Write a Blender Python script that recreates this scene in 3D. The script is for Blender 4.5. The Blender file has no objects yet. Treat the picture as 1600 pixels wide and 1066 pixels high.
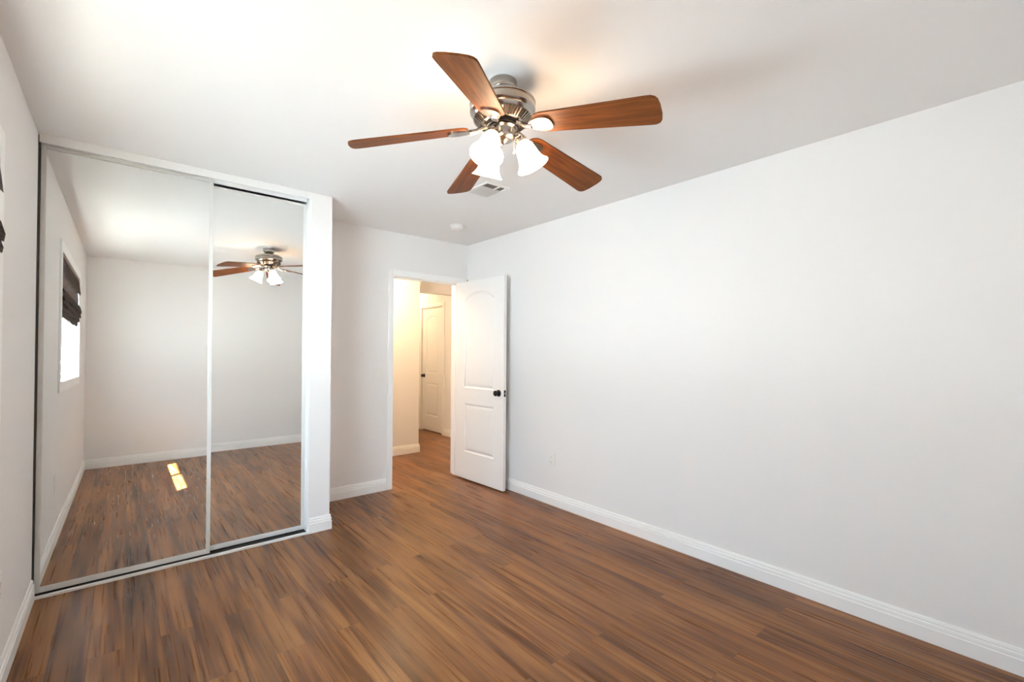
import bpy, bmesh, math, random
from mathutils import Matrix, Vector

random.seed(4)
R = math.radians
scene = bpy.context.scene
C = scene.collection

# ------------------------------------------------------------------ camera
cam_d = bpy.data.cameras.new('camera')
cam = bpy.data.objects.new('camera', cam_d)
C.objects.link(cam)
cam_d.sensor_width = 36.0
cam_d.lens = 704.66 / 1600 * 36.0
cam_d.shift_x = (800 - 749.91) / 1600
cam_d.shift_y = (542.80 - 533) / 1600
cam_d.clip_start = 0.02
rt, up, fw = Vector((0.78329, -0.62162, 0.00699)), Vector((-0.01102, -0.00264, 0.99994)), Vector((0.62156, 0.78331, 0.00892))
mw = Matrix((rt, up, -fw)).transposed().to_4x4()
mw.translation = Vector((0.3556, -3.2845, 1.3091))
cam.matrix_world = mw
scene.camera = cam

# ------------------------------------------------------------------ colour management
vs = scene.view_settings
vs.view_transform = 'Standard'
vs.look = 'None'
vs.gamma = 1.0
vs.use_curve_mapping = False
vs.exposure = -0.08
scene.cycles.max_bounces = 14
scene.cycles.diffuse_bounces = 10
scene.cycles.glossy_bounces = 6
scene.cycles.transmission_bounces = 8
scene.cycles.transparent_max_bounces = 12
scene.cycles.caustics_reflective = True
scene.cycles.caustics_refractive = False
scene.cycles.sample_clamp_indirect = 80.0
scene.cycles.use_denoising = True

# ------------------------------------------------------------------ daylight: sky + sunlit ground outside
SKY, GROUND, SUN = 38.0, 53.0, 235.0
LAMP, HALL, HALL2 = 27.0, 170.0, 80.0
world = bpy.data.worlds.new('daylight')
scene.world = world
world.use_nodes = True
wn, wl = world.node_tree.nodes, world.node_tree.links
wn.clear()
w_out = wn.new('ShaderNodeOutputWorld')
w_bg = wn.new('ShaderNodeBackground')
w_tc = wn.new('ShaderNodeTexCoord')
w_sep = wn.new('ShaderNodeSeparateXYZ')
wl.new(w_tc.outputs['Generated'], w_sep.inputs[0])
# vertical profile: shaded ground close to the house, sunlit ground further out, hazy horizon, blue sky
w_map = wn.new('ShaderNodeMapRange')
w_map.inputs['From Min'].default_value = -1.0
w_map.inputs['From Max'].default_value = 1.0
wl.new(w_sep.outputs['Z'], w_map.inputs['Value'])
w_ramp = wn.new('ShaderNodeValToRGB')
el = w_ramp.color_ramp.elements
S_, G_ = SKY / 30.0, GROUND / 30.0
stops = [(0.00, (0.125 * G_, 0.15 * G_, 0.17 * G_)), (0.16, (0.29 * G_, 0.34 * G_, 0.385 * G_)), (0.34, (0.74 * G_, 0.865 * G_, 0.96 * G_)),
         (0.48, (0.80 * G_, 0.915 * G_, 1.0 * G_)), (0.56, (0.74 * S_, 0.88 * S_, 1.0 * S_)), (1.00, (0.52 * S_, 0.73 * S_, 1.0 * S_))]
el[0].position, el[0].color = stops[0][0], (*stops[0][1], 1)
el[1].position, el[1].color = stops[-1][0], (*stops[-1][1], 1)
for p_, c_ in stops[1:-1]:
    e_ = el.new(p_)
    e_.color = (*c_, 1)
wl.new(w_map.outputs[0], w_ramp.inputs[0])
# the side facing the sun (towards -Y) is lit more strongly than the back-lit side
w_az = wn.new('ShaderNodeMapRange')
w_az.inputs['From Min'].default_value = -0.9
w_az.inputs['From Max'].default_value = 0.9
w_az.inputs['To Min'].default_value = 1.45 * 30.0
w_az.inputs['To Max'].default_value = 0.55 * 30.0
wl.new(w_sep.outputs['Y'], w_az.inputs['Value'])
wl.new(w_ramp.outputs[0], w_bg.inputs['Color'])
wl.new(w_az.outputs[0], w_bg.inputs['Strength'])
wl.new(w_bg.outputs[0], w_out.inputs[0])

sun_d = bpy.data.lights.new('sun', 'SUN')
sun_d.energy = SUN
sun_d.color = (1.0, 0.96, 0.88)
sun_d.angle = R(0.53)
sun = bpy.data.objects.new('sun', sun_d)
C.objects.link(sun)
sun.rotation_euler = Vector((0.693, -0.62, -1.0)).to_track_quat('-Z', 'Y').to_euler()
sun.location = (-4, 3.5, 6)

por_d = bpy.data.lights.new('window_portal', 'AREA')
por_d.shape = 'RECTANGLE'
por_d.size, por_d.size_y = 1.465, 0.93
por_d.cycles.is_portal = True
por = bpy.data.objects.new('window_portal', por_d)
C.objects.link(por)
por.rotation_euler = Vector((1, 0, 0)).to_track_quat('-Z', 'Z').to_euler()
por.location = (-0.125, -1.7175, 1.555)

# ------------------------------------------------------------------ dimensions (metres)
H = 2.44
W = 3.251          # right wall
B = 0.588          # door wall
F = -3.46          # wall behind the camera
P1, P2 = 1.41, 1.561   # closet end wall
D1, D2, HD = 2.375, 3.135, 2.022
HY, HC, HX = 1.787, 3.376, 4.282   # hall wall, its corner, side passage wall
WY0, WY1, WZ0, WZ1 = -2.45, -0.985, 1.09, 2.02


# ------------------------------------------------------------------ materials
def new_mat(name):
    m = bpy.data.materials.new(name)
    m.use_nodes = True
    n, l = m.node_tree.nodes, m.node_tree.links
    return m, n, l, n['Principled BSDF']


def simple(name, col, rough=0.5, metal=0.0, spec=0.5, bump=0.0, bscale=120, coat=0.0, aniso=0.0):
    m, n, l, b = new_mat(name)
    b.inputs['Base Color'].default_value = (*col, 1)
    b.inputs['Roughness'].default_value = rough
    b.inputs['Metallic'].default_value = metal
    b.inputs['Specular IOR Level'].default_value = spec
    b.inputs['Coat Weight'].default_value = coat
    if aniso:
        b.inputs['Anisotropic'].default_value = aniso
    tc = n.new('ShaderNodeTexCoord')
    nz = n.new('ShaderNodeTexNoise')
    nz.inputs['Scale'].default_value = bscale
    nz.inputs['Detail'].default_value = 3
    l.new(tc.outputs['Object'], nz.inputs['Vector'])
    if bump:
        bp = n.new('ShaderNodeBump')
        bp.inputs['Strength'].default_value = bump
        bp.inputs['Distance'].default_value = 0.002
        l.new(nz.outputs['Fac'], bp.inputs['Height'])
        l.new(bp.outputs['Normal'], b.inputs['Normal'])
    else:
        mr = n.new('ShaderNodeMapRange')
        mr.inputs['To Min'].default_value = max(rough - 0.03, 0.02)
        mr.inputs['To Max'].default_value = rough + 0.03
        l.new(nz.outputs['Fac'], mr.inputs['Value'])
        l.new(mr.outputs[0], b.inputs['Roughness'])
    return m


def emitter(name, col, strength):
    m = bpy.data.materials.new(name)
    m.use_nodes = True
    n, l = m.node_tree.nodes, m.node_tree.links
    n.clear()
    o = n.new('ShaderNodeOutputMaterial')
    e = n.new('ShaderNodeEmission')
    e.inputs['Color'].default_value = (*col, 1)
    e.inputs['Strength'].default_value = strength
    l.new(e.outputs[0], o.inputs[0])
    return m


M = {}
M['wall'] = simple('wall_paint', (0.81, 0.80, 0.79), 0.75, spec=0.25, bump=0.06, bscale=160)
M['ceil'] = simple('ceiling_paint', (0.81, 0.81, 0.805), 0.85, spec=0.2, bump=0.08, bscale=110)
M['trim'] = simple('trim_paint', (0.88, 0.88, 0.87), 0.35)
M['door'] = simple('door_paint', (0.87, 0.87, 0.86), 0.38)
M['frame'] = simple('mirror_frame_enamel', (0.68, 0.68, 0.65), 0.35)
M['track'] = simple('track_enamel', (0.80, 0.81, 0.80), 0.35)
M['dark'] = simple('dark_gap', (0.03, 0.028, 0.026), 0.7)  # dark colour put in for shade in gaps; also rollers and backings
M['plastic'] = simple('white_plastic', (0.80, 0.79, 0.765), 0.35)
M['slot'] = simple('socket_slot', (0.12, 0.11, 0.10), 0.5)
M['black'] = simple('oil_bronze', (0.012, 0.011, 0.011), 0.32, metal=0.3)
M['nickel'] = simple('brushed_nickel', (0.44, 0.40, 0.36), 0.22, metal=1.0, bscale=3)
M['steel'] = simple('hinge_steel', (0.42, 0.36, 0.28), 0.4, metal=1.0)
M['vent_dark'] = simple('vent_shade_paint', (0.16, 0.13, 0.11), 0.7)  # dark tone painted in for the shade inside vents
M['outside'] = simple('stucco_soffit', (0.75, 0.73, 0.70), 0.9, bump=0.2, bscale=60)
M['shade'] = emitter('frosted_lit_glass', (1.0, 0.71, 0.45), LAMP)
M['hall_glass'] = emitter('hall_lit_glass', (1.0, 0.71, 0.42), HALL)
M['hall_glass2'] = emitter('passage_lit_glass', (1.0, 0.71, 0.42), HALL2)

# mirror
m, n, l, b = new_mat('mirror_silver')
b.inputs['Base Color'].default_value = (0.91, 0.93, 0.92, 1)
b.inputs['Metallic'].default_value = 1.0
b.inputs['Roughness'].default_value = 0.0
M['mirror'] = m

# clear window glass
m = bpy.data.materials.new('window_glass')
m.use_nodes = True
n, l = m.node_tree.nodes, m.node_tree.links
n.clear()
o = n.new('ShaderNodeOutputMaterial')
mx = n.new('ShaderNodeMixShader')
tr = n.new('ShaderNodeBsdfTransparent')
tr.inputs[0].default_value = (0.95, 0.97, 0.97, 1)
gl = n.new('ShaderNodeBsdfGlossy')
gl.inputs['Roughness'].default_value = 0.02
mx.inputs[0].default_value = 0.06
l.new(tr.outputs[0], mx.inputs[1])
l.new(gl.outputs[0], mx.inputs[2])
l.new(mx.outputs[0], o.inputs[0])
M['glass'] = m


def wood_floor():
    m, n, l, b = new_mat('laminate_planks')
    tc = n.new('ShaderNodeTexCoord')
    # planks run along world Y: rotate so brick rows stack along X
    mp = n.new('ShaderNodeMapping')
    mp.inputs['Rotation'].default_value = (0, 0, R(90))
    l.new(tc.outputs['Object'], mp.inputs['Vector'])
    br = n.new('ShaderNodeTexBrick')
    br.inputs['Color1'].default_value = (0, 0, 0, 1)
    br.inputs['Color2'].default_value = (1, 1, 1, 1)
    br.inputs['Mortar'].default_value = (0.5, 0.5, 0.5, 1)
    br.inputs['Scale'].default_value = 1.0
    br.inputs['Mortar Size'].default_value = 0.0009
    br.inputs['Mortar Smooth'].default_value = 0.2
    br.inputs['Brick Width'].default_value = 1.22
    br.inputs['Row Height'].default_value = 0.127
    br.offset = 0.37
    br.offset_frequency = 2
    l.new(mp.outputs[0], br.inputs['Vector'])
    sepc = n.new('ShaderNodeSeparateColor')
    l.new(br.outputs['Color'], sepc.inputs[0])
    # per-plank offset of the grain
    off = n.new('ShaderNodeCombineXYZ')
    mul1 = n.new('ShaderNodeMath'); mul1.operation = 'MULTIPLY'; mul1.inputs[1].default_value = 13.7
    mul2 = n.new('ShaderNodeMath'); mul2.operation = 'MULTIPLY'; mul2.inputs[1].default_value = 7.3
    l.new(sepc.outputs[0], mul1.inputs[0]); l.new(sepc.outputs[0], mul2.inputs[0])
    l.new(mul1.outputs[0], off.inputs[1]); l.new(mul2.outputs[0], off.inputs[2])
    add = n.new('ShaderNodeVectorMath'); add.operation = 'ADD'
    l.new(tc.outputs['Object'], add.inputs[0]); l.new(off.outputs[0], add.inputs[1])

    def noise(scale, sx, sy, detail, rough, dist=0.0):
        mpp = n.new('ShaderNodeMapping')
        mpp.inputs['Scale'].default_value = (sx, sy, 1)
        l.new(add.outputs[0], mpp.inputs['Vector'])
        nz = n.new('ShaderNodeTexNoise')
        nz.inputs['Scale'].default_value = scale
        nz.inputs['Detail'].default_value = detail
        nz.inputs['Roughness'].default_value = rough
        nz.inputs['Distortion'].default_value = dist
        l.new(mpp.outputs[0], nz.inputs['Vector'])
        return nz.outputs['Fac']
    broad = noise(1.0, 11.0, 0.9, 1.5, 0.5, 0.9)       # wide tonal bands
    streak = noise(1.0, 17.0, 0.9, 1.5, 0.5, 1.3)     # dark figure streaks
    fine = noise(1.0, 80.0, 2.0, 2, 0.5)            # fine pores

    def ramp(src, pts):
        r = n.new('ShaderNodeValToRGB')
        e = r.color_ramp.elements
        e[0].position, e[0].color = pts[0][0], (*pts[0][1], 1)
        e[1].position, e[1].color = pts[-1][0], (*pts[-1][1], 1)
        for p, c in pts[1:-1]:
            k = e.new(p); k.color = (*c, 1)
        l.new(src, r.inputs[0])
        return r.outputs[0]
    base = ramp(broad, [(0.25, (0.125, 0.047, 0.014)), (0.48, (0.228, 0.092, 0.028)), (0.75, (0.345, 0.156, 0.050))])
    dk = ramp(streak, [(0.26, (0.36, 0.30, 0.26)), (0.38, (0.60, 0.54, 0.50)), (0.54, (1, 1, 1))])
    fn = ramp(fine, [(0.30, (0.80, 0.77, 0.75)), (0.52, (1.0, 1.0, 1.0)), (0.75, (1.16, 1.15, 1.12))])

    def mulc(a, bb, fac=1.0):
        x = n.new('ShaderNodeMix'); x.data_type = 'RGBA'; x.blend_type = 'MULTIPLY'
        x.inputs[0].default_value = fac
        l.new(a, x.inputs[6]); l.new(bb, x.inputs[7])
        return x.outputs[2]
    col = mulc(mulc(base, dk), fn)
    mk = n.new('ShaderNodeMapping')
    mk.inputs['Scale'].default_value = (2.6, 1.25, 1)
    l.new(add.outputs[0], mk.inputs['Vector'])
    vk = n.new('ShaderNodeTexVoronoi')
    vk.inputs['Scale'].default_value = 1.0
    l.new(mk.outputs[0], vk.inputs['Vector'])
    knots = ramp(vk.outputs['Distance'], [(0.0, (0.40, 0.35, 0.32)), (0.035, (0.66, 0.60, 0.56)), (0.085, (1, 1, 1))])
    col = mulc(col, knots)
    tone = ramp(sepc.outputs[0], [(0.0, (0.91, 0.91, 0.92)), (0.5, (1, 0.99, 0.98)), (1.0, (1.08, 1.06, 1.04))])
    col = mulc(col, tone)
    seam = ramp(br.outputs['Fac'], [(0.0, (1, 1, 1)), (1.0, (0.62, 0.58, 0.55))])
    col = mulc(col, seam)
    l.new(col, b.inputs['Base Color'])
    rr = n.new('ShaderNodeMapRange')
    rr.inputs['To Min'].default_value = 0.22
    rr.inputs['To Max'].default_value = 0.36
    l.new(fine, rr.inputs['Value'])
    l.new(rr.outputs[0], b.inputs['Roughness'])
    b.inputs['Specular IOR Level'].default_value = 0.27
    bp = n.new('ShaderNodeBump')
    bp.inputs['Strength'].default_value = 0.3
    bp.inputs['Distance'].default_value = 0.0015
    hs = n.new('ShaderNodeMath'); hs.operation = 'SUBTRACT'
    l.new(fine, hs.inputs[0]); l.new(br.outputs['Fac'], hs.inputs[1])
    l.new(hs.outputs[0], bp.inputs['Height'])
    l.new(bp.outputs[0], b.inputs['Normal'])
    return m


def blade_wood():
    m, n, l, b = new_mat('blade_walnut')
    tc = n.new('ShaderNodeTexCoord')
    mp = n.new('ShaderNodeMapping')
    mp.inputs['Scale'].default_value = (3.0, 40.0, 10.0)
    l.new(tc.outputs['Object'], mp.inputs['Vector'])
    nz = n.new('ShaderNodeTexNoise')
    nz.inputs['Scale'].default_value = 1.2
    nz.inputs['Detail'].default_value = 5
    nz.inputs['Distortion'].default_value = 0.8
    l.new(mp.outputs[0], nz.inputs['Vector'])
    r = n.new('ShaderNodeValToRGB')
    r.color_ramp.elements[0].position = 0.3
    r.color_ramp.elements[0].color = (0.088, 0.023, 0.005, 1)
    r.color_ramp.elements[1].position = 0.72
    r.color_ramp.elements[1].color = (0.23, 0.072, 0.016, 1)
    l.new(nz.outputs['Fac'], r.inputs[0])
    l.new(r.outputs[0], b.inputs['Base Color'])
    b.inputs['Roughness'].default_value = 0.5
    b.inputs['Specular IOR Level'].default_value = 0.25
    return m


def woven():
    m, n, l, b = new_mat('woven_brown_shade')
    tc = n.new('ShaderNodeTexCoord')
    mp = n.new('ShaderNodeMapping')
    mp.inputs['Scale'].default_value = (60.0, 6.0, 120.0)
    l.new(tc.outputs['Object'], mp.inputs['Vector'])
    nz = n.new('ShaderNodeTexNoise')
    nz.inputs['Scale'].default_value = 2.0
    nz.inputs['Detail'].default_value = 4
    l.new(mp.outputs[0], nz.inputs['Vector'])
    r = n.new('ShaderNodeValToRGB')
    r.color_ramp.elements[0].position = 0.35
    r.color_ramp.elements[0].color = (0.030, 0.020, 0.016, 1)
    r.color_ramp.elements[1].position = 0.7
    r.color_ramp.elements[1].color = (0.20, 0.135, 0.105, 1)
    l.new(nz.outputs['Fac'], r.inputs[0])
    l.new(r.outputs[0], b.inputs['Base Color'])
    b.inputs['Roughness'].default_value = 0.8
    bp = n.new('ShaderNodeBump')
    bp.inputs['Strength'].default_value = 0.4
    bp.inputs['Distance'].default_value = 0.002
    l.new(nz.outputs['Fac'], bp.inputs['Height'])
    l.new(bp.outputs[0], b.inputs['Normal'])
    return m


M['floor'] = wood_floor()
M['blade'] = blade_wood()
M['woven'] = woven()


# ------------------------------------------------------------------ mesh helpers
def box(bm, x0, x1, y0, y1, z0, z1, mat=None, bevel=0.0):
    vs_ = [bm.verts.new((x, y, z)) for x in (x0, x1) for y in (y0, y1) for z in (z0, z1)]
    idx = [(0, 1, 3, 2), (4, 6, 7, 5), (0, 4, 5, 1), (2, 3, 7, 6), (0, 2, 6, 4), (1, 5, 7, 3)]
    fs = [bm.faces.new([vs_[i] for i in f]) for f in idx]
    if bevel:
        es = list({e for f in fs for e in f.edges})
        r = bmesh.ops.bevel(bm, geom=es, offset=bevel, segments=2, affect='EDGES', profile=0.7)
        vs_ = list({v for f in r['faces'] for v in f.verts} | {v for v in vs_ if v.is_valid})
    if mat is not None:
        bmesh.ops.transform(bm, matrix=mat, verts=[v for v in vs_ if v.is_valid])
    return vs_


def lathe(bm, prof, seg=48, mat=None, cap=True):
    rings = []
    for r, z in prof:
        rings.append([bm.verts.new((r * math.cos(2 * math.pi * k / seg), r * math.sin(2 * math.pi * k / seg), z)) for k in range(seg)])
    for a, bb in zip(rings, rings[1:]):
        for k in range(seg):
            bm.faces.new((a[k], a[(k + 1) % seg], bb[(k + 1) % seg], bb[k]))
    if cap:
        bm.faces.new(rings[0]); bm.faces.new(rings[-1])
    vv = [v for r in rings for v in r]
    if mat is not None:
        bmesh.ops.transform(bm, matrix=mat, verts=vv)
    return vv


def tube(bm, pts, rad, seg=12):
    pts = [Vector(p) for p in pts]
    rings = []
    for i, p in enumerate(pts):
        d = (pts[min(i + 1, len(pts) - 1)] - pts[max(i - 1, 0)]).normalized()
        a = d.cross(Vector((0.31, 0.17, 0.93))).normalized()
        bv = d.cross(a)
        r = rad[i] if isinstance(rad, (list, tuple)) else rad
        rings.append([bm.verts.new(p + (a * math.cos(2 * math.pi * k / seg) + bv * math.sin(2 * math.pi * k / seg)) * r) for k in range(seg)])
    for a, bb in zip(rings, rings[1:]):
        for k in range(seg):
            bm.faces.new((a[k], a[(k + 1) % seg], bb[(k + 1) % seg], bb[k]))
    bm.faces.new(rings[0]); bm.faces.new(rings[-1])


def prism(bm, outline, z0, z1):
    """outline: list of (x, y); extruded between z0 and z1"""
    a = [bm.verts.new((x, y, z0)) for x, y in outline]
    bb = [bm.verts.new((x, y, z1)) for x, y in outline]
    bm.faces.new(list(reversed(a))); bm.faces.new(bb)
    k = len(a)
    for i in range(k):
        bm.faces.new((a[i], a[(i + 1) % k], bb[(i + 1) % k], bb[i]))
    return a + bb


def obj(name, bm, mat, parent=None, smooth=False, angle=40):
    bmesh.ops.recalc_face_normals(bm, faces=bm.faces)
    me = bpy.data.meshes.new(name)
    bm.to_mesh(me); bm.free()
    me.materials.append(mat)
    if smooth:
        for p in me.polygons:
            p.use_smooth = True
        try:
            me.set_sharp_from_angle(angle=R(angle))
        except Exception:
            pass
    o = bpy.data.objects.new(name, me)
    C.objects.link(o)
    if parent:
        o.parent = parent
    return o


def tag(o, label, cat=None, group=None, kind=None):
    o['label'] = label
    if cat: o['category'] = cat
    if group: o['group'] = group
    if kind: o['kind'] = kind
    return o


def struct(o, label, cat):
    return tag(o, label, cat, kind='structure')


def thing(name, loc, label, cat, rotz=0.0, group=None, kind=None):
    o = bpy.data.objects.new(name, None)
    o.empty_display_size = 0.1
    C.objects.link(o)
    o.location = loc
    o.rotation_euler = (0, 0, rotz)
    return tag(o, label, cat, group, kind)


def boxes(name, lst, mat, parent=None, bevel=0.0):
    bm = bmesh.new()
    for bxs in lst:
        box(bm, *bxs, bevel=bevel)
    return obj(name, bm, mat, parent)


# ------------------------------------------------------------------ floor and ceiling
struct(boxes('floor', [(-0.14, 4.5, F - 0.12, 4.4, -0.10, 0.0)], M['floor']),
       'brown wood laminate plank floor running through room and hall', 'floor')
struct(boxes('ceiling', [(-0.14, 4.5, F - 0.12, 4.4, H, H + 0.12)], M['ceil']),
       'flat white painted ceiling above the fan', 'ceiling')

# ------------------------------------------------------------------ walls
struct(boxes('wall_left', [
    (-0.14, 0, F - 0.12, WY0, 0, H), (-0.14, 0, WY1, B + 0.12, 0, H),
    (-0.14, 0, WY0, WY1, 0, WZ0), (-0.14, 0, WY0, WY1, WZ1, H)], M['wall']),
    'white left wall with the window and dark shade', 'wall')
struct(boxes('wall_right', [(W, W + 0.12, F - 0.12, B + 0.12, 0, H)], M['wall']),
       'long plain white wall on the right side', 'wall')
struct(boxes('wall_front', [(0, W, F - 0.12, F, 0, H)], M['wall']),
       'plain white wall seen only in the closet mirrors', 'wall')
struct(boxes('wall_back', [
    (0, D1 - 0.02, B, B + 0.12, 0, H), (D2 + 0.02, W, B, B + 0.12, 0, H),
    (D1 - 0.02, D2 + 0.02, B, B + 0.12, HD + 0.02, H)], M['wall']),
    'white wall with the open doorway to the hall', 'wall')
struct(boxes('wall_closet', [(P1, P2, 0.0, B, 0, H)], M['wall']),
       'narrow white wall end beside the mirrored closet doors', 'wall')
# hall
struct(boxes('wall_hall', [(0.9, HC, HY, HY + 0.12, 0, H)], M['wall']),
       'warm lit hall wall seen through the doorway', 'wall')
struct(boxes('wall_passage', [
    (HX, HX + 0.12, B + 0.12, 2.60, 0, H), (HX, HX + 0.12, 3.225, 4.4, 0, H),
    (HX, HX + 0.12, 2.60, 3.225, 2.015, H)], M['wall']),
    'passage wall around the closed door beyond the hall', 'wall')
struct(boxes('wall_hall_end', [(0.78, 0.9, B + 0.12, HY + 0.12, 0, H)], M['wall']), 'end wall of the hall out of view on the left', 'wall')
struct(boxes('wall_hall_side', [(W + 0.12, HX, B, B + 0.12, 0, H)], M['wall']), 'hall wall beyond the open bedroom door', 'wall')
struct(boxes('wall_passage_left', [(HC - 0.12, HC, HY + 0.12, 4.2, 0, H)], M['wall']), 'hidden left wall of the side passage', 'wall')
struct(boxes('wall_passage_end', [(HC - 0.12, HX, 4.2, 4.32, 0, H)], M['wall']), 'far end wall of the side passage', 'wall')
struct(boxes('wall_header', [(HC, HX, 2.28, 2.40, 2.152, H)], M['wall']),
       'dropped header above the side passage', 'header')
# roof overhang outside the window
struct(boxes('trim_eave', [(-0.89, -0.14, F - 0.5, B + 0.5, 2.50, 2.62)], M['outside']),
       'roof overhang outside above the window', 'eave')


# ------------------------------------------------------------------ baseboards
BASE = [(0, 0), (0.014, 0), (0.014, 0.064), (0.0085, 0.068), (0.0085, 0.072), (0.0135, 0.075), (0.0120, 0.085), (0.0065, 0.088), (0.0065, 0.092), (0.0095, 0.095), (0.006, 0.108), (0, 0.108)]


def baseboard(name, path, label):
    """path: list of (x, y) along the wall, room on the LEFT of travel direction"""
    bm = bmesh.new()
    pts = [Vector(p) for p in path]
    rings = []
    for i, p in enumerate(pts):
        nrm = []
        if i > 0:
            d = (pts[i] - pts[i - 1]).normalized(); nrm.append(Vector((-d.y, d.x)))
        if i < len(pts) - 1:
            d = (pts[i + 1] - pts[i]).normalized(); nrm.append(Vector((-d.y, d.x)))
        m_ = nrm[0] if len(nrm) == 1 else (nrm[0] + nrm[1]) / (1 + nrm[0].dot(nrm[1]))
        rings.append([bm.verts.new((p.x + m_.x * u, p.y + m_.y * u, z + 0.0005)) for u, z in BASE])
    for a, bb in zip(rings, rings[1:]):
        for k in range(len(BASE)):
            bm.faces.new((a[k], a[(k + 1) % len(BASE)], bb[(k + 1) % len(BASE)], bb[k]))
    bm.faces.new(rings[0]); bm.faces.new(rings[-1])
    return struct(obj(name, bm, M['trim']), label, 'baseboard')


CW, CT = 0.058, 0.014     # casing width, thickness
baseboard('baseboard_right', [(W, F), (W, B)], 'white stepped baseboard along the right wall')
baseboard('baseboard_left', [(0, -0.012), (0, F)], 'white stepped baseboard along the left wall')
baseboard('baseboard_front', [(0.0145, F), (W - 0.0145, F)], 'white baseboard seen in the mirrors')
baseboard('baseboard_back', [(D1 - CW - 0.004, B), (P2 + 0.0145, B)], 'white baseboard left of the doorway')
baseboard('baseboard_closet', [(P2, B), (P2, 0.0), (P1, 0.0)], 'white baseboard wrapping the narrow closet wall end')
baseboard('baseboard_hall', [(HC, HY + 0.5), (HC, HY), (0.9, HY)], 'white baseboard along the warm lit hall wall')
baseboard('baseboard_passage', [(HX, B + 0.13), (HX, 2.54)], 'white baseboard right of the far hall door')
baseboard('baseboard_passage_left', [(HX, 3.285), (HX, 4.2)], 'white baseboard left of the far hall door')


# ------------------------------------------------------------------ door casing + jamb (bedroom doorway)
def casing_profile_boxes(x0, x1, zt, y, side):
    """U-shaped casing round an opening x0..x1, top zt on plane y; side=-1 sticks out to -y"""
    t = CT * side
    ya, yb = (y + t, y) if side < 0 else (y, y + t)
    return [(x0 - CW, x0 - 0.004, ya, yb, 0, zt + CW), (x1 + 0.004, x1 + CW, ya, yb, 0, zt + CW),
            (x0 - 0.004, x1 + 0.004, ya, yb, zt + 0.004, zt + CW)]


cas = thing('trim_1', (0, 0, 0), 'flat white casing and jamb around the open doorway', 'door frame', kind='structure')
boxes('casing', casing_profile_boxes(D1, D2, HD, B, -1), M['trim'], cas, bevel=0.004)
boxes('casing', casing_profile_boxes(D1, D2, HD, B + 0.12, 1), M['trim'], cas, bevel=0.004)
boxes('jamb', [(D1 - 0.02, D1, B, B + 0.12, 0, HD + 0.02), (D2, D2 + 0.02, B, B + 0.12, 0, HD + 0.02), (D1, D2, B, B + 0.12, HD, HD + 0.02)], M['trim'], cas)
boxes('door_stop', [(D1, D1 + 0.011, B + 0.040, B + 0.075, 0, HD), (D2 - 0.011, D2, B + 0.040, B + 0.075, 0, HD), (D1, D2, B + 0.040, B + 0.075, HD - 0.011, HD)], M['trim'], cas)
boxes('strike_plate', [(D1, D1 + 0.002, B + 0.006, B + 0.034, 0.885, 0.945)], M['steel'], cas)


# ------------------------------------------------------------------ panel doors (arched upper panel, square lower panel)
def panel_outline(u0, u1, z0, z1, arch, inset=0.0, n_arc=18):
    u0 += inset; u1 -= inset; z0 += inset
    pts = [(u0, z0), (u1, z0)]
    if arch <= 0:
        z1 -= inset
        return pts + [(u1, z1), (u0, z1)]
    z1 -= inset
    zs = z1 - arch
    c = (u0 + u1) / 2
    half = (u1 - u0) / 2
    # cathedral arch with small shoulders
    for k in range(n_arc + 1):
        t = k / n_arc
        uu = u1 - t * (u1 - u0)
        x = abs(uu - c) / half
        zz = zs + arch * (1 - min(1, x) ** 2.2)
        pts.append((uu, zz))
    return pts


def panel_door_leaf(name, wid, hgt, th, panels, parent, mat):
    """leaf in local coords: u along +X from hinge (0..wid), faces at y=0 and y=th, moulded both sides"""
    bm = bmesh.new()
    for yf, sgn in ((0.0, 1), (th, -1)):
        outer = [bm.verts.new((u, yf, z)) for u, z in ((0, 0), (wid, 0), (wid, hgt), (0, hgt))]
        edges = [bm.edges.new((outer[i], outer[(i + 1) % 4])) for i in range(4)]
        loops = []
        for p in panels:
            ring = [bm.verts.new((u, yf, z)) for u, z in panel_outline(*p)]
            edges += [bm.edges.new((ring[i], ring[(i + 1) % len(ring)])) for i in range(len(ring))]
            loops.append((p, ring))
        bmesh.ops.triangle_fill(bm, edges=edges, use_beauty=True)
        # remove faces filled inside panels
        for p, ring in loops:
            us = [v.co.x for v in ring]; zs_ = [v.co.z for v in ring]
            rs = set(ring)
            kill = [f for f in bm.faces if all(v in rs for v in f.verts)]
            if kill:
                bmesh.ops.delete(bm, geom=kill, context='FACES_ONLY')
            prev = ring
            for ins, dep in ((0.006, 0.006), (0.014, 0.0085), (0.020, 0.0085), (0.034, 0.003), (0.048, 0.002)):
                nr = [bm.verts.new((u, yf + sgn * dep, z)) for u, z in panel_outline(*p, inset=ins)]
                for i in range(len(nr)):
                    j = (i + 1) % len(nr)
                    bm.faces.new((prev[i], prev[j], nr[j], nr[i]))
                prev = nr
            bm.faces.new(prev)
    # edges of the slab
    vsx = {}
    for v in bm.verts:
        for u, z in ((0, 0), (wid, 0), (wid, hgt), (0, hgt)):
            if abs(v.co.x - u) < 1e-6 and abs(v.co.z - z) < 1e-6 and (abs(v.co.y) < 1e-6 or abs(v.co.y - th) < 1e-6):
                vsx[(u, z, round(v.co.y, 4))] = v
    cs = ((0, 0), (wid, 0), (wid, hgt), (0, hgt))
    for i in range(4):
        a, c = cs[i], cs[(i + 1) % 4]
        bm.faces.new((vsx[(a[0], a[1], 0.0)], vsx[(c[0], c[1], 0.0)], vsx[(c[0], c[1], round(th, 4))], vsx[(a[0], a[1], round(th, 4))]))
    return obj(name, bm, mat, parent)


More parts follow.
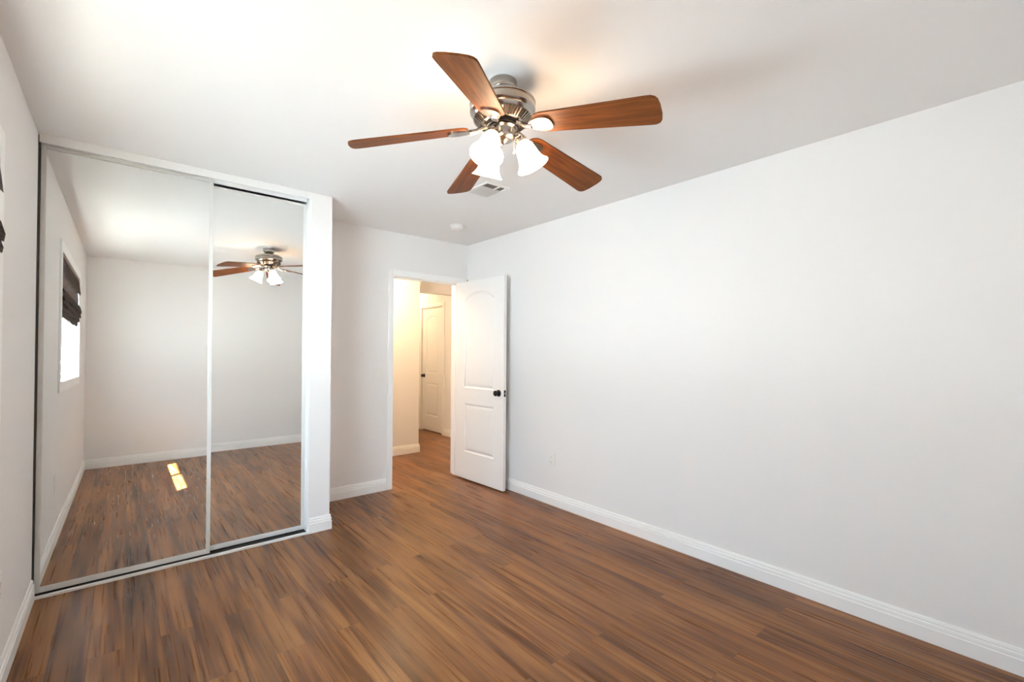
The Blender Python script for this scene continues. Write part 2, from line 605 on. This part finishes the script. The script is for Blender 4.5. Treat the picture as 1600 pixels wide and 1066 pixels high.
def knob(parent, u, z, yface, out, mat, rose=0.032, ball=0.027, neck=0.032, name='knob'):
    """out = +1/-1 along local y"""
    prof = [(rose, 0.0), (rose, 0.004), (rose * 0.8, 0.009), (0.012, 0.010), (0.011, neck - 0.012), (0.015, neck - 0.008), (ball * 0.86, neck),
            (ball, neck + 0.009), (ball * 0.94, neck + 0.017), (ball * 0.6, neck + 0.023), (0.004, neck + 0.025)]
    bm = bmesh.new()
    rot = Matrix.Rotation(R(-90 * out), 4, 'X')
    lathe(bm, prof, 28, Matrix.Translation((u, yface, z)) @ rot)
    return obj(name, bm, mat, parent, smooth=True)


def hinge(parent, x, y, z, mat, axis_off=0.0):
    bm = bmesh.new()
    lathe(bm, [(0.0055, -0.045), (0.0055, 0.045)], 14, Matrix.Translation((x, y, z)))
    lathe(bm, [(0.0035, 0.045), (0.0065, 0.047), (0.0065, 0.050), (0.002, 0.053)], 14, Matrix.Translation((x, y, z)))
    return obj('hinge', bm, mat, parent, smooth=True)


# open bedroom door; local +X runs from hinge to latch edge, local y=0 is the face seen from the room
LW, LH, LT = 0.725, 2.008, 0.035
face0, face1 = Vector((3.100, 0.583)), Vector((3.1315, -0.142))
dd = (face1 - face0).normalized()
ang = math.atan2(dd.y, dd.x)
door1 = thing('door_1', (face0.x, face0.y, 0.012), 'white two panel arched door standing open against the right wall', 'door', rotz=ang, kind='structure')
panels1 = [(0.145, 0.590, 0.925, 1.895, 0.075), (0.150, 0.590, 0.275, 0.765, 0)]
# local +y points to the right wall when the leaf runs towards -y
panel_door_leaf('door_leaf', LW, LH, LT, panels1, door1, M['door'])
k1 = tag(knob(door1, 0.662, 0.905, 0.0, -1, M['black']), 'round black door knob')
tag(knob(door1, 0.662, 0.905, LT, 1, M['black'], neck=0.024), 'black door knob on the wall side')
tag(boxes('latch_plate', [(LW, LW + 0.0015, 0.006, LT - 0.006, 0.875, 0.935)], M['black'], door1), 'small black latch plate on the door edge')
boxes('latch_bolt', [(LW + 0.0015, LW + 0.010, 0.011, LT - 0.011, 0.897, 0.914)], M['steel'], door1, bevel=0.002)
for z in (0.20, 1.00, 1.82):
    hinge(door1, -0.004, LT + 0.004, z, M['steel'])
bm = bmesh.new()
lathe(bm, [(0.006, 0), (0.006, 0.008), (0.004, 0.022), (0.001, 0.026)], 14, Matrix.Translation((0.166, LT / 2, LH)))
tag(obj('roller_catch', bm, M['steel'], door1, smooth=True), 'tiny dark catch on the top edge of the door')

# closed door in the side passage; faces -X
door2 = thing('door_2', (HX + 0.012, 2.607, 0.016), 'narrow closed two panel door at the end of the hall', 'door', rotz=R(90), kind='structure')
W2 = 0.612
# local +X -> world +Y ; local +y -> world -X ; visible face is y=th
panel_door_leaf('door_leaf', W2, 1.985, 0.035, [(0.14, W2 - 0.12, 0.93, 1.86, 0.07), (0.14, W2 - 0.12, 0.24, 0.77, 0)], door2, M['door'])
door2.location.x = HX + 0.047
tag(knob(door2, W2 - 0.055, 0.885, 0.035, 1, M['black']), 'round black knob')
for z in (0.25, 1.0, 1.78):
    tag(boxes('hinge', [(-0.008, 0.010, 0.030, 0.044, z - 0.045, z + 0.045)], M['steel'], door2, bevel=0.003), 'dull metal hinge')
cas2 = thing('trim_2', (0, 0, 0), 'flat casing around the narrow far hall door', 'door frame', kind='structure')
boxes('casing', [(HX - CT, HX, 2.543, 2.598, 0, 2.075), (HX - CT, HX, 3.227, 3.282, 0, 2.075), (HX - CT, HX, 2.598, 3.227, 2.018, 2.075)], M['trim'], cas2, bevel=0.004)
boxes('jamb', [(HX, HX + 0.12, 2.586, 2.602, 0, 2.02), (HX, HX + 0.12, 3.223, 3.239, 0, 2.02), (HX, HX + 0.12, 2.60, 3.225, 2.004, 2.02)], M['trim'], cas2)
boxes('threshold_shade', [(HX + 0.05, HX + 0.12, 2.602, 3.223, 0.0, 0.016)], M['dark'], cas2)  # solid dark block painted as the shade under the door
struct(boxes('wall_store', [(HX + 0.12, HX + 0.2, 2.5, 3.35, 0, 2.2)], M['dark']), 'dark closed store behind the far hall door', 'wall')

# ------------------------------------------------------------------ mirrored sliding closet doors
head = thing('trim_3', (0, 0, 0), 'white top track fascia above the closet mirrors', 'door track', kind='structure')
boxes('fascia', [(0.004, P1, -0.004, 0.006, 2.392, H)], M['track'], head, bevel=0.0015)
boxes('top_channel', [(0.004, P1, 0.006, 0.12, 2.425, H)], M['track'], head)
boxes('divider_rail', [(0.004, P1 - 0.010, 0.064, 0.068, 2.384, 2.425)], M['track'], head)
sill = thing('trim_4', (0, 0, 0), 'low metal bottom track under the closet mirrors', 'door track', kind='structure')
boxes('track_plate', [(0.002, P1, -0.004, 0.095, 0.0, 0.004)], M['track'], sill)
boxes('track_lip', [(0.002, P1, -0.010, 0.004, 0.0, 0.014), (0.002, P1, 0.090, 0.095, 0.004, 0.013)], M['track'], sill)
boxes('track_groove_shade', [(0.004, P1, 0.0045, 0.0895, 0.004, 0.0055)], M['dark'], sill)  # dark sheet painted as the shade down in the track
struct(boxes('trim_5', [(P1 - 0.010, P1 + 0.001, 0.002, 0.11, 0.013, 2.392)], M['trim']), 'thin white strip between mirror and closet wall end', 'trim')
struct(boxes('trim_shade_strip', [(0.0, 0.004, 0.003, 0.10, 0.0, 2.43)], M['dark']), 'dark strip painted as gap shadow at the left edge of the closet', 'gap')  # solid dark strip, gap shadow put into its colour


def mirror_door(x0, x1, y, z0, z1, tau, psi, label):
    root = thing('sliding_mirror_door', ((x0 + x1) / 2, y, z0), label, 'mirror door', group='sliding mirrored closet doors')
    root.rotation_euler = (-tau, 0, psi)
    hw, hh = (x1 - x0) / 2, z1 - z0
    s, rb, rtp = 0.023, 0.030, 0.018
    bm = bmesh.new()
    box(bm, -hw + s - 0.004, hw - s + 0.004, 0.004, 0.009, rb - 0.004, hh - rtp + 0.004)
    obj('mirror', bm, M['mirror'], root)
    for a, c in ((-hw, -hw + s), (hw - s, hw)):
        bm = bmesh.new(); box(bm, a, c, 0.0, 0.020, 0, hh, bevel=0.003); obj('stile', bm, M['frame'], root)
    for a, c in ((0, rb), (hh - rtp, hh)):
        bm = bmesh.new(); box(bm, -hw + s, hw - s, 0.0005, 0.020, a, c, bevel=0.003); obj('rail', bm, M['frame'], root)
    bm = bmesh.new(); box(bm, -hw + s, hw - s, 0.0095, 0.014, rb, hh - rtp); obj('backing', bm, M['dark'], root)
    for u in (-hw + 0.12, hw - 0.12):
        bm = bmesh.new()
        lathe(bm, [(0.012, -0.004), (0.012, 0.004)], 20, Matrix.Translation((u, 0.010, 0.0)) @ Matrix.Rotation(R(90), 4, 'X'))
        tag(obj('roller', bm, M['dark'], root, smooth=True), 'small dark track roller')
    return root


mirror_door(0.0060, 0.806, 0.023, 0.0175, 2.400, 0.0094, -0.0039, 'left mirrored sliding closet door in front, reflecting window and sun patches')
mirror_door(0.765, 1.3995, 0.060, 0.0175, 2.372, 0.0066, -0.0022, 'right mirrored sliding closet door set behind, reflecting the ceiling fan')

# ------------------------------------------------------------------ window and woven shade
win = thing('window_1', (0, 0, 0), 'white framed sliding window on the left wall', 'window', kind='structure')
cw = 0.075
boxes('casing', [(0, 0.012, WY0 - cw, WY0, WZ0 - cw, WZ1 + cw), (0, 0.012, WY1, WY1 + cw, WZ0 - cw, WZ1 + cw),
                 (0, 0.012, WY0, WY1, WZ1, WZ1 + cw), (0, 0.012, WY0, WY1, WZ0 - cw, WZ0)], M['trim'], win, bevel=0.003)
ym = (WY0 + WY1) / 2
fr = 0.032
boxes('window_frame', [(-0.125, -0.075, WY0, WY0 + fr, WZ0, WZ1), (-0.125, -0.075, WY1 - fr, WY1, WZ0, WZ1),
                       (-0.125, -0.075, WY0, WY1, WZ0, WZ0 + fr), (-0.125, -0.075, WY0, WY1, WZ1 - fr, WZ1)], M['plastic'], win)
boxes('meeting_rail', [(-0.118, -0.085, ym - 0.026, ym + 0.026, WZ0 + fr, WZ1 - fr)], M['plastic'], win)
boxes('pane', [(-0.102, -0.098, WY0 + fr, ym - 0.026, WZ0 + fr, WZ1 - fr)], M['glass'], win)
boxes('pane', [(-0.102, -0.098, ym + 0.026, WY1 - fr, WZ0 + fr, WZ1 - fr)], M['glass'], win)

shade = thing('roman_shade', (0, -0.988, WZ1), 'dark brown woven roman shade half raised in the left window', 'window shade')
SW = 1.459     # width along -y


def drape(bm, prof, y0, y1, wob=0.004, ny=26, ph=0.0):
    """thin cloth sheet with a profile (x, z) swept along y"""
    g = []
    for i in range(ny + 1):
        y = y0 + (y1 - y0) * i / ny
        row = []
        for k, (x, z) in enumerate(prof):
            f = k / max(1, len(prof) - 1)
            row.append(bm.verts.new((x + wob * f * math.sin(y * 9 + ph), y, z + wob * f * math.sin(y * 13 + ph * 2))))
        g.append(row)
    fs = []
    for i in range(ny):
        for k in range(len(prof) - 1):
            fs.append(bm.faces.new((g[i][k], g[i + 1][k], g[i + 1][k + 1], g[i][k + 1])))
    bmesh.ops.solidify(bm, geom=fs, thickness=0.004)


boxes('headrail', [(-0.045, -0.012, -SW, 0, -0.035, -0.001)], M['trim'], shade)
bm = bmesh.new(); drape(bm, [(-0.006, -0.002), (0.006, -0.03), (0.014, -0.10), (0.020, -0.165)], -SW, 0.0, 0.003, ph=0.5)
obj('valance', bm, M['woven'], shade, smooth=True)
bm = bmesh.new(); drape(bm, [(-0.012, -0.02), (-0.004, -0.12), (0.002, -0.20), (-0.004, -0.27), (-0.020, -0.33), (-0.022, -0.45)], -SW, 0.0, 0.004, ph=1.1)
obj('shade_panel', bm, M['woven'], shade, smooth=True)
for i, (zt, zb, xo) in enumerate(((-0.26, -0.335, 0.028), (-0.315, -0.375, 0.022), (-0.355, -0.415, 0.012), (-0.395, -0.455, 0.000))):
    bm = bmesh.new()
    drape(bm, [(-0.016, zt), (xo * 0.6, zt - 0.004), (xo, (zt + zb) / 2 - 0.01), (xo - 0.004, zb), (xo - 0.022, zb + 0.012), (-0.026, zt - 0.02)], -SW + 0.004 * i, 0.0, 0.004, ph=i * 1.7)
    obj('fold', bm, M['woven'], shade, smooth=True)

# ------------------------------------------------------------------ ceiling fan
FX, FY = 1.5968, -1.8618
fan = thing('ceiling_fan', (FX, FY, H), 'five blade brown wood ceiling fan with brushed nickel motor and lit glass shades', 'ceiling fan')
bm = bmesh.new()
lathe(bm, [(0.059, -0.0005), (0.0605, -0.006), (0.060, -0.030), (0.055, -0.042), (0.040, -0.050), (0.033, -0.056), (0.033, -0.070)], 56)
obj('canopy', bm, M['nickel'], fan, smooth=True)
bm = bmesh.new()
lathe(bm, [(0.030, -0.062), (0.070, -0.066), (0.108, -0.074), (0.127, -0.083), (0.1345, -0.090), (0.1385, -0.094), (0.1385, -0.099), (0.1345, -0.102), (0.1345, -0.106),
           (0.1375, -0.109), (0.1375, -0.128), (0.133, -0.134), (0.126, -0.138), (0.122, -0.146), (0.112, -0.157), (0.098, -0.168), (0.083, -0.175), (0.074, -0.178), (0.050, -0.178)], 72)
obj('motor_housing', bm, M['nickel'], fan, smooth=True, angle=30)
bm = bmesh.new()
lathe(bm, [(0.1185, -0.1515), (0.1135, -0.1572), (0.0985, -0.1692), (0.0885, -0.1738)], 72, cap=False)
tag(obj('vent_shade_ring', bm, M['vent_dark'], fan, smooth=True), 'plain dark ring under the motor painted as shade between vent ribs')  # unslotted ring; its dark colour is painted shade between the ribs
bm = bmesh.new()
for k in range(48):
    a = 2 * math.pi * (k + 0.5) / 48
    mt = Matrix.Rotation(a, 4, 'Z') @ Matrix.Translation((0.1035, 0, -0.1665)) @ Matrix.Rotation(R(-36), 4, 'Y')
    box(bm, -0.019, 0.019, -0.0030, 0.0030, -0.007, 0.0035, mat=mt)
lathe(bm, [(0.089, -0.172), (0.0885, -0.1765), (0.084, -0.1775), (0.084, -0.173)], 48, cap=False)
obj('vent_grille', bm, M['nickel'], fan)
bm = bmesh.new()
lathe(bm, [(0.045, -0.176), (0.070, -0.178), (0.072, -0.183), (0.070, -0.193), (0.045, -0.196)], 48)
tag(obj('flywheel', bm, M['black'], fan, smooth=True), 'black flywheel ring')
bm = bmesh.new()
lathe(bm, [(0.040, -0.192), (0.060, -0.195), (0.063, -0.199), (0.058, -0.203), (0.0545, -0.206), (0.0545, -0.232), (0.050, -0.240), (0.036, -0.247), (0.024, -0.250), (0.018, -0.256), (0.008, -0.262), (0.001, -0.264)], 48)
obj('switch_housing', bm, M['nickel'], fan, smooth=True)

RT = 0.64
BL = [(-144.5, 2.155), (-71.5, 2.143), (2.0, 2.158), (71.5, 2.185), (145.0, 2.152)]


def blade_outline():
    r0, r1 = 0.145, RT
    up_ = []
    # root, rounded
    for t in range(7):
        a = R(90) * t / 6
        up_.append((r0 + 0.040 * (1 - math.sin(a)), 0.012 + (0.052 - 0.012) * (1 - math.cos(a)) ** 0.9 if t else 0.012))
    up_ = [(r0, 0.014), (r0 + 0.006, 0.034), (r0 + 0.022, 0.048), (r0 + 0.045, 0.0545)]
    for t in range(1, 9):
        f = t / 8
        up_.append((r0 + 0.045 + (r1 - 0.045 - r0 - 0.045) * f, 0.0545 + (0.0705 - 0.0545) * f))
    up_ += [(r1 - 0.026, 0.0700), (r1 - 0.012, 0.063), (r1 - 0.0045, 0.050), (r1, 0.022)]
    return up_ + [(x, -y) for x, y in reversed(up_)]


for az, zt in BL:
    rp, zp = 0.125, -0.206
    droop = math.atan2((H + zp) - zt, RT - rp)
    bm = bmesh.new()
    vv = prism(bm, blade_outline(), -0.0035, 0.0035)
    mat_ = Matrix.Translation((rp, 0, 0)) @ Matrix.Rotation(R(-14), 4, 'X') @ Matrix.Translation((-rp, 0, 0))
    bmesh.ops.transform(bm, matrix=mat_, verts=vv)
    es = [e for e in bm.edges if len(e.link_faces) == 2 and abs(e.link_faces[0].normal.dot(e.link_faces[1].normal)) < 0.5]
    bo = obj('blade', bm, M['blade'], fan)
    bo.location = (0, 0, zp)
    bo.rotation_euler = (Matrix.Rotation(R(az), 4, 'Z') @ Matrix.Translation((rp, 0, 0)) @ Matrix.Rotation(droop, 4, 'Y')).to_euler()
    # pivot correction: rotate about rp
    Rm = Matrix.Rotation(R(az), 3, 'Z')
    pv = Vector((rp, 0, 0))
    bo.location = Vector((0, 0, zp)) + Rm @ (pv - Matrix.Rotation(droop, 3, 'Y') @ pv)
    # blade iron: neck from the flywheel plus an oval plate under the blade (in blade space)
    bm = bmesh.new()
    tube(bm, [(0.060, 0, 0.010), (0.085, 0, 0.004), (0.110, 0, -0.007), (0.140, 0, -0.010)], [0.011, 0.009, 0.010, 0.013], 12)
    ov = []
    for k in range(28):
        a = 2 * math.pi * k / 28
        cx_ = math.cos(a)
        ov.append((0.178 + 0.052 * cx_, (0.036 + 0.009 * cx_) * math.copysign(abs(math.sin(a)) ** 0.8, math.sin(a))))
    vv = prism(bm, ov, -0.0115, -0.004)
    bmesh.ops.transform(bm, matrix=mat_, verts=vv)
    io = tag(obj('blade_iron', bm, M['nickel'], bo, smooth=True), 'nickel blade bracket with oval plate')

for az in (-40, -160, 80):
    ca, sa = math.cos(R(az)), math.sin(R(az))
    tilt = R(25)
    dirv = Vector((ca * math.sin(tilt), sa * math.sin(tilt), -math.cos(tilt)))
    rotm = dirv.to_track_quat('-Z', 'Y').to_matrix().to_4x4()
    neck = Vector((0.076 * ca, 0.076 * sa, -0.240))
    bm = bmesh.new()
    pts = [Vector((0.050 * ca, 0.050 * sa, -0.222)), Vector((0.068 * ca, 0.068 * sa, -0.217)), Vector((0.079 * ca, 0.079 * sa, -0.224)), neck]
    tube(bm, pts, [0.010, 0.009, 0.010, 0.012], 12)
    lathe(bm, [(0.012, 0.010), (0.022, 0.004), (0.0255, -0.004), (0.0255, -0.016), (0.020, -0.018)], 28, Matrix.Translation(neck) @ rotm)
    arm = obj('light_arm', bm, M['nickel'], fan, smooth=True)
    bm = bmesh.new()
    prof = [(0.022, -0.010), (0.0245, -0.018), (0.030, -0.026), (0.037, -0.040), (0.0415, -0.058), (0.0445, -0.078), (0.0495, -0.098), (0.058, -0.114), (0.067, -0.123), (0.0685, -0.1255)]
    inner = [(r - 0.0035, z) for r, z in reversed(prof)]
    lathe(bm, prof + inner, 40, Matrix.Translation(neck) @ rotm, cap=False)
    sh = tag(obj('glass_shade', bm, M['shade'], arm, smooth=True), 'glowing frosted bell glass shade')
    bm = bmesh.new()
    lathe(bm, [(0.006, -0.016), (0.012, -0.030), (0.014, -0.045), (0.022, -0.062), (0.024, -0.074), (0.020, -0.088), (0.010, -0.096), (0.001, -0.098)], 24, Matrix.Translation(neck) @ rotm)
    tag(obj('bulb', bm, M['shade'], arm, smooth=True), 'lit bulb inside the shade')

bm = bmesh.new()
cx0, cy0 = 0.036, -0.030
for k in range(13):
    bmesh.ops.create_icosphere(bm, subdivisions=1, radius=0.0017, matrix=Matrix.Translation((cx0 + 0.0002 * k, cy0, -0.236 - 0.0036 * k)))
lathe(bm, [(0.001, -0.282), (0.0045, -0.285), (0.0055, -0.294), (0.003, -0.302), (0.001, -0.303)], 14, Matrix.Translation((cx0 + 0.0025, cy0, 0)))
obj('pull_chain', bm, M['nickel'], fan, smooth=True)

# ------------------------------------------------------------------ ceiling register
vent = thing('ceiling_vent', (2.342, -0.845, H), 'square white ceiling air register partly hidden behind a fan shade', 'air vent')
vw, vd = 0.100, 0.127
bm = bmesh.new()
for a in ((-vw, vw, -vd, -vd + 0.018), (-vw, vw, vd - 0.018, vd), (-vw, -vw + 0.018, -vd + 0.018, vd - 0.018), (vw - 0.018, vw, -vd + 0.018, vd - 0.018)):
    box(bm, *a, -0.007, -0.0005, bevel=0.002)
obj('vent_frame', bm, M['plastic'], vent)
boxes('duct_shade_plate', [(-vw + 0.018, vw - 0.018, -vd + 0.018, -0.048, -0.0025, -0.0005)], M['vent_dark'], vent)  # flat dark plate painted as the shade inside the duct
bm = bmesh.new()
box(bm, -vw + 0.018, vw - 0.018, -0.048, vd - 0.018, -0.0065, -0.0005)
for k in range(9):
    y = -0.040 + k * 0.0165
    mt = Matrix.Translation((0, y, -0.008)) @ Matrix.Rotation(R(22), 4, 'X')
    box(bm, -vw + 0.019, vw - 0.019, -0.008, 0.008, -0.0007, 0.0007, mat=mt)
obj('louvre_bank', bm, M['plastic'], vent)
boxes('damper_lever', [(0.020, 0.028, -vd + 0.018, -0.048, -0.010, -0.0026)], M['plastic'], vent)

# ------------------------------------------------------------------ smoke detector
sd = thing('smoke_detector', (2.705, 0.018, H), 'round white smoke detector on the ceiling near the doorway', 'smoke detector')
bm = bmesh.new()
lathe(bm, [(0.062, -0.0005), (0.063, -0.008), (0.060, -0.012)], 48)
obj('mounting_base', bm, M['plastic'], sd, smooth=True)
bm = bmesh.new()
lathe(bm, [(0.058, -0.0125), (0.060, -0.016), (0.058, -0.026), (0.048, -0.034), (0.030, -0.038), (0.028, -0.036), (0.012, -0.036), (0.010, -0.038), (0.001, -0.038)], 48)
obj('detector_cover', bm, M['plastic'], sd, smooth=True)


# ------------------------------------------------------------------ switch and sockets (built facing local -y)
def plate(bm, w=0.070, h=0.115):
    box(bm, -w / 2, w / 2, -0.0055, -0.0003, -h / 2, h / 2, bevel=0.0022)


sw = thing('light_switch', (2.230, B, 1.088), 'white rocker light switch on the wall left of the doorway', 'light switch')
bm = bmesh.new(); plate(bm); obj('switch_plate', bm, M['plastic'], sw)
bm = bmesh.new(); box(bm, -0.0165, 0.0165, -0.0085, -0.0050, -0.033, 0.033, bevel=0.001, mat=Matrix.Rotation(R(3), 4, 'X')); obj('rocker', bm, M['plastic'], sw)


def outlet(loc, rz, label):
    t = thing('wall_outlet', loc, label, 'outlet', rotz=rz, group='duplex wall outlets')
    bm = bmesh.new(); plate(bm); obj('outlet_plate', bm, M['plastic'], t)
    for z in (-0.0195, 0.0195):
        bm = bmesh.new()
        lathe(bm, [(0.0165, 0.0), (0.0165, 0.0015), (0.0155, 0.002)], 24, Matrix.Translation((0, -0.0054, z)) @ Matrix.Rotation(R(90), 4, 'X'))
        f = obj('receptacle', bm, M['plastic'], t, smooth=True)
        boxes('slots', [(-0.0075, -0.0055, -0.0078, -0.0073, z - 0.001, z + 0.007), (0.0055, 0.0075, -0.0078, -0.0073, z - 0.001, z + 0.006),
                        (-0.0022, 0.0022, -0.0078, -0.0073, z - 0.010, z - 0.006)], M['slot'], f)
    return t


outlet((W, -0.635, 0.388), R(-90), 'white duplex outlet low on the right wall beyond the open door')
outlet((0, -0.835, 0.400), R(90), 'white duplex outlet on the left wall seen in the mirror')


# ------------------------------------------------------------------ hall lights (flush domes)
def dome(loc, r, mat, label):
    t = thing('ceiling_light', loc, label, 'ceiling light', group='hall ceiling lights')
    bm = bmesh.new(); lathe(bm, [(r + 0.012, -0.0005), (r + 0.014, -0.012), (r + 0.004, -0.020)], 40); obj('rim', bm, M['nickel'], t, smooth=True)
    bm = bmesh.new(); lathe(bm, [(r, -0.018), (r * 0.95, -0.040), (r * 0.75, -0.062), (r * 0.4, -0.076), (0.002, -0.080)], 40); obj('glass_dome', bm, mat, t, smooth=True)
    return t


dome((2.72, 1.22, H), 0.13, M['hall_glass'], 'flush dome light on the hall ceiling outside the doorway')
dome((3.80, 3.35, H), 0.12, M['hall_glass2'], 'flush dome light on the ceiling of the side passage')
